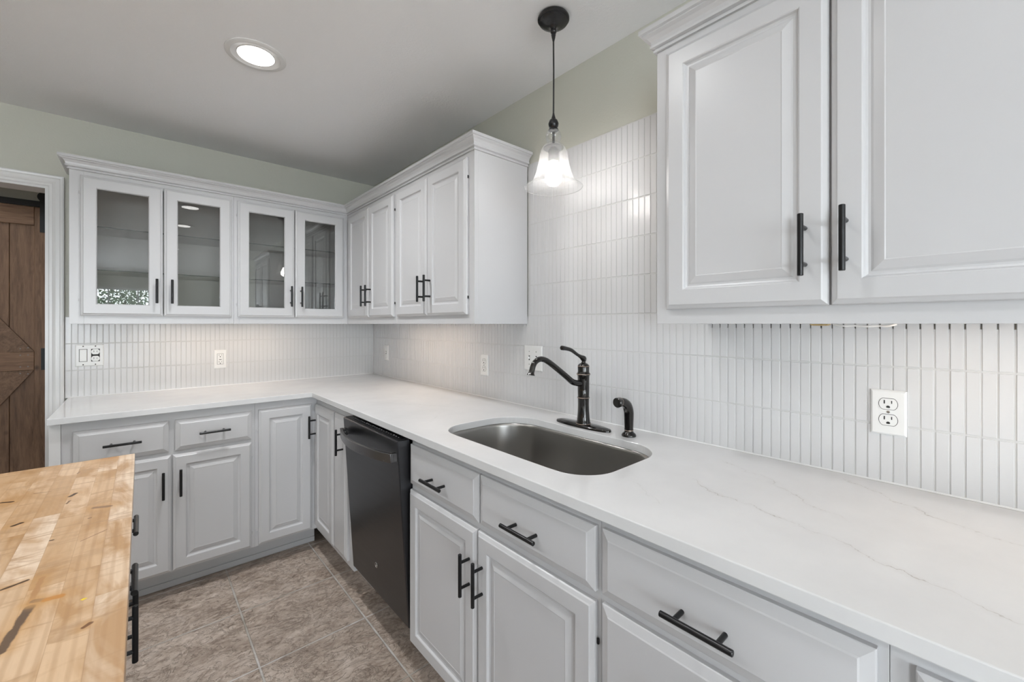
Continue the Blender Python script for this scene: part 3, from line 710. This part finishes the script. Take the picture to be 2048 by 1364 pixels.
# crown moulding
CR = [(0,2.0465),(.007,2.0465),(.007,2.0525),(.0042,2.0535),(.0042,2.0565),(.0135,2.059),(.0135,2.065),(.0105,2.067),(.0125,2.076),(.0195,2.0855),(.029,2.090),(.029,2.0935),(.036,2.095),(.036,2.107),(0,2.107)]
cr = MB().sweep([(-.258, PY-.001), (-.258, UY), (UX, UY), (UX, 1.438), (PX-.010, 1.438)], CR, XY).build('crown_moulding', M_PAINT)
tag(cr, 'white crown moulding wrapping the corner run of wall cabinets', 'crown moulding')
cr = MB().sweep([(PX-.010, .597), (UX, .597), (UX, -.18)], CR, XY).build('crown_moulding', M_PAINT)
tag(cr, 'white crown moulding on top of the large wall cabinet nearest the camera', 'crown moulding')
# top boards behind the crown
# ---------------------------------------------------------------- lights under the wall cabinets
def strip(label, p, q, m=None):
    t_ = thing('under_cabinet_light', label, 'light', ((p[0]+q[0])/2, (p[1]+q[1])/2, p[2]))
    MB().box((p[0], p[1], p[2]+.006), (q[0], q[1], q[2])).build('housing', M_PLATE, t_)
    MB().box((p[0]+.004, p[1]+.004, p[2]+.004), (q[0]-.004, q[1]-.004, p[2]+.0058)).build('lens', m or M_UNDER, t_)
ZS = UZ0
strip('slim light bar glowing warm under the left glass cabinets', (.02, 2.98, ZS-.0125+.012), (.74, 3.02, ZS+.0095))
strip('slim light bar glowing warm under the solid door cabinet left of the pendant', (1.14, 1.85, ZS-.0125+.012), (1.18, 2.55, ZS+.0095))
strip('slim light bar glowing warm under the large wall cabinet on the right', (1.14, -.16, ZS-.0125+.012), (1.18, .12, ZS+.0095), M_UNDER2)

cpts = smooth_pts([(1.205, .235, 1.3035), (1.20, .215, 1.2995), (1.202, .195, 1.3005), (1.20, .175, 1.2985), (1.204, .155, 1.3000), (1.20, .140, 1.2990), (1.202, .125, 1.3035)], 4)
cb2 = MB().tube(cpts, .0022, 8).build('cable', M_PLATE, smooth=True)
tag(cb2, 'loose white cable stapled under the large wall cabinet on the right', 'cable')
tag(MB().rings(lambda a, z, d: (1.17+z, a, 1.3040-d), .238, .272, 0, .03, [(0,0),(0,.0018),(.004,.0040)]).build('wood_shim', mat('raw_wood', (.45,.33,.15), .7)), 'small tan wood shim under the large wall cabinet on the right', 'shim')

# ---------------------------------------------------------------- outlets and switches
def slots(mp, a, z, parent, gfi=False, s=1):
    """one receptacle: two blades and a ground hole"""
    b = MB()
    b.box((a-.0080, z+.0005, .0066), (a-.0058, z+.0090, .0072), mpx(mp)); b.box((a+.0056, z+.0015, .0066), (a+.0074, z+.0085, .0072), mpx(mp))
    pts = [(a+.0036*math.cos(t_*PI/8), z-.0072+.0034*math.sin(t_*PI/8)) for t_ in range(16)]
    pts = [(p, max(q, z-.0095)) for p, q in pts]
    b.poly(mp, pts, .0066, .0072)
    return b.build('socket_holes', M_SLOT, parent)
def mpx(mp): return lambda a, z, d: mp(a, z, d)
def oval(a, z, w_, h_, n=32, flat=True):
    P = []
    for i in range(n):
        t_ = 2*PI*i/n; x, y = w_*math.cos(t_), w_*math.sin(t_); P.append((a+x, z+max(-h_, min(h_, y))))
    return P
def plate(label, mp, a0, a1, z0, z1, loc, cat='outlet'):
    t_ = thing('wall_outlet' if cat == 'outlet' else 'light_switch', label, cat, loc)
    MB().rings(mp, a0, a1, z0, z1, [(0,0),(0,.0030),(.0035,.0055),(.005,.0058)]).build('cover_plate', M_PLATE, t_, bevel=.0005)
    return t_
def duplex(mp, a, z, t_, sc=1.0):
    for s in (1, -1):
        zz = z + s*.0195
        MB().poly(mp, oval(a, zz, .0180, .0142), .0055, .0061).build('socket_rim', M_SLOT, t_)
        f = MB().poly(mp, oval(a, zz, .0170, .0132), .0056, .0067).build('socket_face', M_PLATE, t_)
        slots(mp, a, zz, f)
    MB().lathe(mp(a, z, .006), [(.0032,-.0005),(.0032,.0008)], 16, 'x' if mp(0,0,1)[0] != mp(0,0,0)[0] else 'y').build('screw', M_CHROME, t_, smooth=True)
mpR2 = lambda a, z, d: (WX+.0012 - d, 2*ac - a, z)      # mirrored so that left stays left seen from the room
def flipR(c_): return lambda a, z, d: (WX + .0008 - d, 2*c_ - a, z)
def planeB(): return lambda a, z, d: (a, WY + .0008 - d, z)
ac = .1575; mp = flipR(ac)
t_ = plate('large white duplex outlet under the wall cabinet nearest the camera', mp, .124, .191, 1.033, 1.142, (WX, ac, 1.087)); duplex(mp, ac, 1.089, t_)
ac = 1.77; mp = flipR(ac)
t_ = plate('white duplex outlet on the tiled wall left of the faucet', mp, 1.7375, 1.8025, 1.030, 1.142, (WX, ac, 1.086)); duplex(mp, ac, 1.086, t_)
ac = 2.961; mp = flipR(ac)
t_ = plate('narrow white switch plate nearest the inside corner', mp, 2.928, 2.994, 1.035, 1.146, (WX, ac, 1.09), 'switch')
MB().rings(mp, ac-.005, ac+.005, 1.079, 1.103, [(0,.005),(.0015,.0065)]).build('toggle_slot', M_SLOT, t_)
MB().box((ac-.0035, 1.088, .006), (ac+.0035, 1.098, .014), mp).build('toggle', M_PLATE, t_, bevel=.0008)
for zz in (1.049, 1.133): MB().lathe(mp(ac, zz, .006), [(.003,-.0005),(.003,.0008)], 12, 'x').build('screw', M_CHROME, t_)
ac = 1.399; mp = flipR(ac)
t_ = plate('double white switch and outlet plate half hidden behind the faucet spout', mp, 1.340, 1.458, 1.087, 1.203, (WX, ac, 1.145), 'switch')
for s in (-1, 1):
    MB().rings(mp, ac+s*.023-.005, ac+s*.023+.005, 1.133, 1.157, [(0,.005),(.0015,.0065)]).build('toggle_slot', M_SLOT, t_)
    MB().box((ac+s*.023-.0035, 1.141, .006), (ac+s*.023+.0035, 1.151, .0145), mp).build('toggle', M_PLATE, t_, bevel=.0008)
    for zz in (1.115, 1.175): MB().lathe(mp(ac+s*.023, zz, .006), [(.003,-.0005),(.003,.0008)], 12, 'x').build('screw', M_CHROME, t_)
mp = planeB()
t_ = plate('wide white plate with a rocker switch and an outlet, left of the far backsplash', mp, -.263, -.153, 1.077, 1.193, (-.208, WY, 1.135), 'switch')
MB().rings(mp, -.249, -.216, 1.101, 1.170, [(0,.0050),(.0008,.0062)]).build('switch_frame', M_SLOT, t_)
MB().rings(mp, -.2475, -.2175, 1.1025, 1.1685, [(0,.0050),(.002,.0085)]).build('rocker', M_PLATE, t_, bevel=.0006)
MB().rings(mp, -.203, -.168, 1.101, 1.170, [(0,.0050),(.0008,.0062)]).build('socket_gap', M_SLOT, t_)
for s in (1, -1):
    f = MB().poly(mp, oval(-.1855, 1.1355+s*.0185, .0165, .0140), .0056, .0072).build('socket_face', M_PLATE, t_)
    b = MB(); b.box((-.1925, 1.1355+s*.0185-.002, .0072), (-.1905, 1.1355+s*.0185+.006, .0075), mp); b.box((-.1805, 1.1355+s*.0185-.002, .0072), (-.1787, 1.1355+s*.0185+.005, .0075), mp)
    b.build('socket_holes', M_SLOT, f)
for aa in (-.2325, -.1855):
    for zz in (1.086, 1.184): MB().lathe(mp(aa, zz, .0055), [(.003,-.0005),(.003,.0008)], 12, 'y').build('screw', M_SLOT, t_)
t_ = plate('white safety outlet in the middle of the far backsplash', mp, .341, .407, 1.024, 1.141, (.374, WY, 1.083))
MB().rings(mp, .357, .391, 1.049, 1.118, [(0,.0050),(.0008,.0062)]).build('socket_gap', M_SLOT, t_)
f = MB().rings(mp, .358, .390, 1.050, 1.117, [(0,.0050),(.0015,.0078)]).build('socket_face', M_PLATE, t_)
for s in (1, -1):
    zz = 1.0835 + s*.021; b = MB()
    b.box((.3665, zz+.000, .0078), (.3685, zz+.0075, .0082), mp); b.box((.3795, zz+.001, .0078), (.3813, zz+.007, .0082), mp)
    b.poly(mp, [(.374+.003*math.cos(q*PI/6), zz-.0065+.003*math.sin(q*PI/6)) for q in range(12)], .0078, .0082)
    b.build('socket_holes', M_SLOT, f)
MB().box((.3675, 1.078, .0078), (.3805, 1.0815, .0092), mp).build('test_button', M_SLOT, t_)
MB().box((.3675, 1.0855, .0078), (.3805, 1.089, .0092), mp).build('reset_button', M_PLATE, t_)

# ---------------------------------------------------------------- pendant lamp
px, py = 1.098, 1.018
pn = thing('pendant_lamp', 'black pendant lamp with a clear glass bell shade hanging over the sink', 'pendant lamp', (px, py, CZ))
MB().lathe((px, py, 0), [(.052,CZ),(.056,CZ-.006),(.056,CZ-.012),(.051,CZ-.015),(.051,CZ-.020),(.046,CZ-.024),(.030,CZ-.030),(.016,CZ-.034),(.012,CZ-.038),(.0085,CZ-.044),(.0115,CZ-.050),(.0105,CZ-.056),(.007,CZ-.060),(.0085,CZ-.064),(.0055,CZ-.078),(.0035,CZ-.086)], 40).build('canopy', M_BLACK, pn, smooth=True)
MB().tube([(px, py, CZ-.084), (px+.001, py, 2.2), (px+.0005, py, 2.1), (px, py, 2.05)], .0028, 10).build('cord', M_RUBBER, pn, smooth=True)
MB().lathe((px, py, 0), [(.0035,2.052),(.005,2.044),(.0075,2.036),(.008,2.033),(.014,2.028),(.0185,2.016),(.0165,2.006),(.012,1.999),(.017,1.996),(.018,1.992),(.012,1.990),(.005,1.989)], 36).build('cap', M_BLACK, pn, smooth=True)
MB().lathe((px, py, 0), [(.0045,1.990),(.0045,1.940),(.012,1.938),(.030,1.936),(.036,1.930),(.035,1.927),(.0195,1.925),(.0195,1.885),(.018,1.880)], 36).build('socket', M_IRON, pn, smooth=True)
bell = [(.0165,1.993),(.022,1.988),(.0272,1.976),(.0272,1.966),(.0235,1.955),(.0195,1.948),(.026,1.943),(.036,1.936),(.0445,1.922),(.049,1.905),(.053,1.88),(.058,1.858),(.064,1.837),(.072,1.818),(.082,1.804),(.094,1.795),(.1025,1.790)]
bell = [tuple(p) for p in smooth_pts(bell, 2)]
o = MB().lathe((px, py, 0), bell, 64, cap=False).build('glass_shade', M_BELL, pn, smooth=True, recalc=False)
MB().tube([(px+.1025*math.cos(i*PI/32), py+.1025*math.sin(i*PI/32), 1.790) for i in range(65)], .0013, 8).build('shade_rim', M_BELL, o, smooth=True)
bu = MB().lathe((px, py, 0), [(.013,1.880),(.014,1.868),(.019,1.856),(.026,1.843),(.0295,1.829),(.0285,1.815),(.022,1.803),(.011,1.796),(.001,1.795)], 32)
bu.build('bulb', M_BULB, pn, smooth=True)

# ---------------------------------------------------------------- recessed lights
def can(x, y, label, z=CZ, k=1.0):
    t_ = thing('recessed_light', label, 'ceiling light', (x, y, z), 'round recessed ceiling lights')
    MB().lathe((x, y, z), [(.108,0),(.108,-.003),(.104,-.0055),(.088,-.006),(.084,-.003),(.068,-.001),(.066,-.0035),(.066,-.001)], 64).build('trim_ring', M_TRIM, t_, smooth=True)
    MB().lathe((x, y, z), [(.065,-.0042),(.064,-.0052),(.02,-.0056)], 48).build('lens', M_CAN, t_, smooth=True)
    if CAN > 0:
        l = bpy.data.lights.new('recessed_lamp', 'AREA'); l.shape = 'DISK'; l.size = .124; l.energy = CAN * k; l.spread = math.radians(142); l.color = (.97, .985, 1)
        lo = bpy.data.objects.new('recessed_lamp', l); COL.objects.link(lo); lo.parent = t_; lo.location = (0, 0, -.0065)
can(.350, 1.965, 'round recessed light glowing in the ceiling toward the far corner', k=2.1)
can(.345, .85, 'round recessed ceiling light seen only as the upper reflection in a glass door', k=.8)
can(.350, -.12, 'round recessed ceiling light seen only as the lower reflection in a glass door', k=.22)
for x, y in ((-1.25, 1.97), (-1.25, .85), (-1.25, -.12), (-1.3, -2.0), (.35, -2.0)):  # unseen lights added as fill for the lower cabinets and room
    can(x, y, 'added round ceiling light outside the frame, fill light for the open room', k=1.5 if y > -.5 else .8)
can(-.95, 3.75, 'added unseen round ceiling light that brightens the hall beyond the doorway', k=.6)  # unseen lamp added to lift the dim hall

# ---------------------------------------------------------------- island
isl = thing('kitchen_island', 'kitchen island with a knotty pine butcher block top in the left foreground', 'island', (-.45, .7, 0))
IX = -.063; IY0, IY1 = -.35, 1.675
MB().box((-1.02, IY0-.03, .876), (-.014, 1.700, .914)).build('butcher_block_top', M_BUTCHER, isl, bevel=.0015)
mi = FI(IX)
b = MB(); b.box((-.98, IY0, .10), (IX, IY1, .8755)); b.box((-.92, IY0+.06, 0), (IX-.06, IY1-.06, .10)); b.build('body', M_PAINT, isl, bevel=.001)
ys = [1.655, 1.30, .94, .58, .22, -.14]
for i in range(5):
    q, p = ys[i]-.003, ys[i+1]+.003
    pz = {0: 1.482, 1: 1.172}.get(i, (p+q)/2)
    drawer(mi, p, q, .706, .850, isl, pz, .775)
    if i == 0: door(mi, p, q, .130, .690, isl, 1.325, .61)
    elif i == 1: door(mi, p, q, .130, .690, isl, 1.262, .61)
    else: door(mi, p, q, .130, .690, isl, (p+.03) if i % 2 == 0 else (q-.03), .61)

# ---------------------------------------------------------------- barn door in the hall
bd_ = thing('barn_door', 'brown stained pine barn door hanging in the hall beyond the doorway', 'door', (-.88, 4.40, 0))
DY = 4.400; mh = lambda a, z, d: (a, DY - d, z)
DX0, DX1, DZ0, DZ1 = -1.36, -.425, .02, 2.118
b = MB(); xs = [DX0, -1.23, -1.09, -.95, -.81, -.671, -.55, DX1]
for i in range(len(xs)-1): b.rings(mh, xs[i]+.0012, xs[i+1]-.0012, DZ0, DZ1, [(0,-.018),(0,-.002),(.002,0)])
b.build('plank_panel', M_BARN_V, bd_)
for x0_, x1_ in ((DX0, DX0+.135), (-.556, DX1)): MB().rings(mh, x0_, x1_, DZ0, DZ1, [(0,0),(0,.017),(.002,.019)]).build('stile', M_BARN_V, bd_)
for z0_, z1_ in ((1.990, DZ1), (.985, 1.112), (DZ0, .16)): MB().rings(mh, DX0+.136, -.557, z0_, z1_, [(0,0),(0,.017),(.002,.019)]).build('rail', M_BARN_H, bd_)
R0 = -.558; Lx = -1.224
for s in (1, -1):
    zc0 = 1.1135 if s == 1 else .9835
    f_ = lambda x: zc0 + s*(R0-x)*1.50; zend = 1.989 if s == 1 else .161; g_ = lambda z: R0 - s*(z-zc0)/1.50
    pts = [(R0, zc0), (g_(zend), zend), (max(Lx, g_(zend)-.10), zend), (Lx, zend - s*.16) if g_(zend)-.10 < Lx else (Lx, zend), (Lx, zend-s*.20), (R0-.118, zc0)]
    pts = [(R0, zc0), (g_(zend), zend), (g_(zend)-.085, zend), (R0-.118, zc0)]
    if g_(zend)-.085 < Lx: pts = [(R0, zc0), (max(g_(zend), Lx), zend), (Lx, zend-s*.02), (R0-.118, zc0)]
    MB().poly(mh, pts, 0, .0185).build('brace', M_BARN_D, bd_)
b = MB(); b.box((-.530, -.030, 1.945), (-.482, .0245, 2.225), lambda a, d_, z: (a, DY-.020-.0055+ (0.0 if d_ > 0 else 0.0) - (d_ if d_ > 0 else 0)*0.2, z))
b = MB(); b.box((-.530, DY-.0255, 1.945), (-.482, DY-.0195, 2.225)); b.build('hanger_strap', M_IRON, bd_)
b = MB(); b.lathe((-.506, DY-.030, 2.192), [(.036,0),(.036,.004)], 24, 'y'); b.build('roller', M_IRON, bd_)
b = MB(); b.box((-1.30, DY-.0255, 1.945), (-1.252, DY-.0195, 2.225)); b.build('hanger_strap', M_IRON, bd_)
b = MB(); b.lathe((-1.276, DY-.030, 2.192), [(.036,0),(.036,.004)], 24, 'y'); b.build('roller', M_IRON, bd_)
b = MB(); b.box((-.520, DY-.060, .985), (-.490, DY-.050, 1.135))
for zz in (1.0, 1.12): b.box((-.511, DY-.051, zz-.006), (-.499, DY-.0185, zz+.006))
b.build('door_pull', M_IRON, bd_)
for aa, zz in ((-.62,1.09),(-.585,1.09),(-.62,1.135),(-.585,1.14),(-.62,1.01),(-.585,1.01),(-.62,.965),(-.585,.96)): MB().lathe((aa, DY-.0195, zz), [(.004,-.001),(.004,.0006)], 10, 'y').build('nail', M_NAIL, bd_)
rl_ = MB(); rl_.box((-1.95, DY-.0165, 2.121), (-.20, DY-.0095, 2.162))
for xx in (-1.8, -1.2, -.6, -.3): rl_.box((xx-.01, DY-.0095, 2.131), (xx+.01, HY-.001, 2.151))
tag(rl_.build('barn_door_rail', M_IRON), 'black iron rail on the hall wall carrying the pine barn door', 'rail')

# ---------------------------------------------------------------- the garden tree mirrored in the left glass door
M_LEAF = mat('leaf_green', (.05,.09,.035), .45); M_BARK = mat('bark', (.10,.08,.06), .8)
tr = thing('garden_tree', 'leafy green tree outside the window, seen only mirrored in the leftmost glass door', 'tree', (-.30, -8.6, 0))
MB().tube([(-.30,-8.6,0), (-.28,-8.6,.7), (-.33,-8.6,1.3), (-.30,-8.6,1.9)], [.06,.05,.04,.02], 10).build('trunk', M_BARK, tr, smooth=True)
b = MB()
for i in range(2600):
    th, ph, q = random.uniform(0, 2*PI), math.acos(random.uniform(-1, 1)), random.random()**.4
    c_ = Vector((-.30 + .78*q*math.sin(ph)*math.cos(th), -8.6 + .5*q*math.sin(ph)*math.sin(th), 1.85 + .85*q*math.cos(ph)))
    a_ = Vector([random.gauss(0, 1) for _ in range(3)]).normalized(); b_ = a_.cross(Vector([random.gauss(0, 1) for _ in range(3)])).normalized()
    L_, W_ = random.uniform(.04, .07), random.uniform(.012, .022)
    b.add([c_-a_*L_, c_+b_*W_, c_+a_*L_, c_-b_*W_], [(0,1,2,3)])
b.build('foliage', M_LEAF, tr, recalc=False)
struct(MB().box((-9, -16, -.12), (6, Y0-.1001, -.06)).build('ground', mat('pale_bounce_ground', (.52,.51,.50), .9)))  # unseen ground, made pale to bounce more sky light indoors
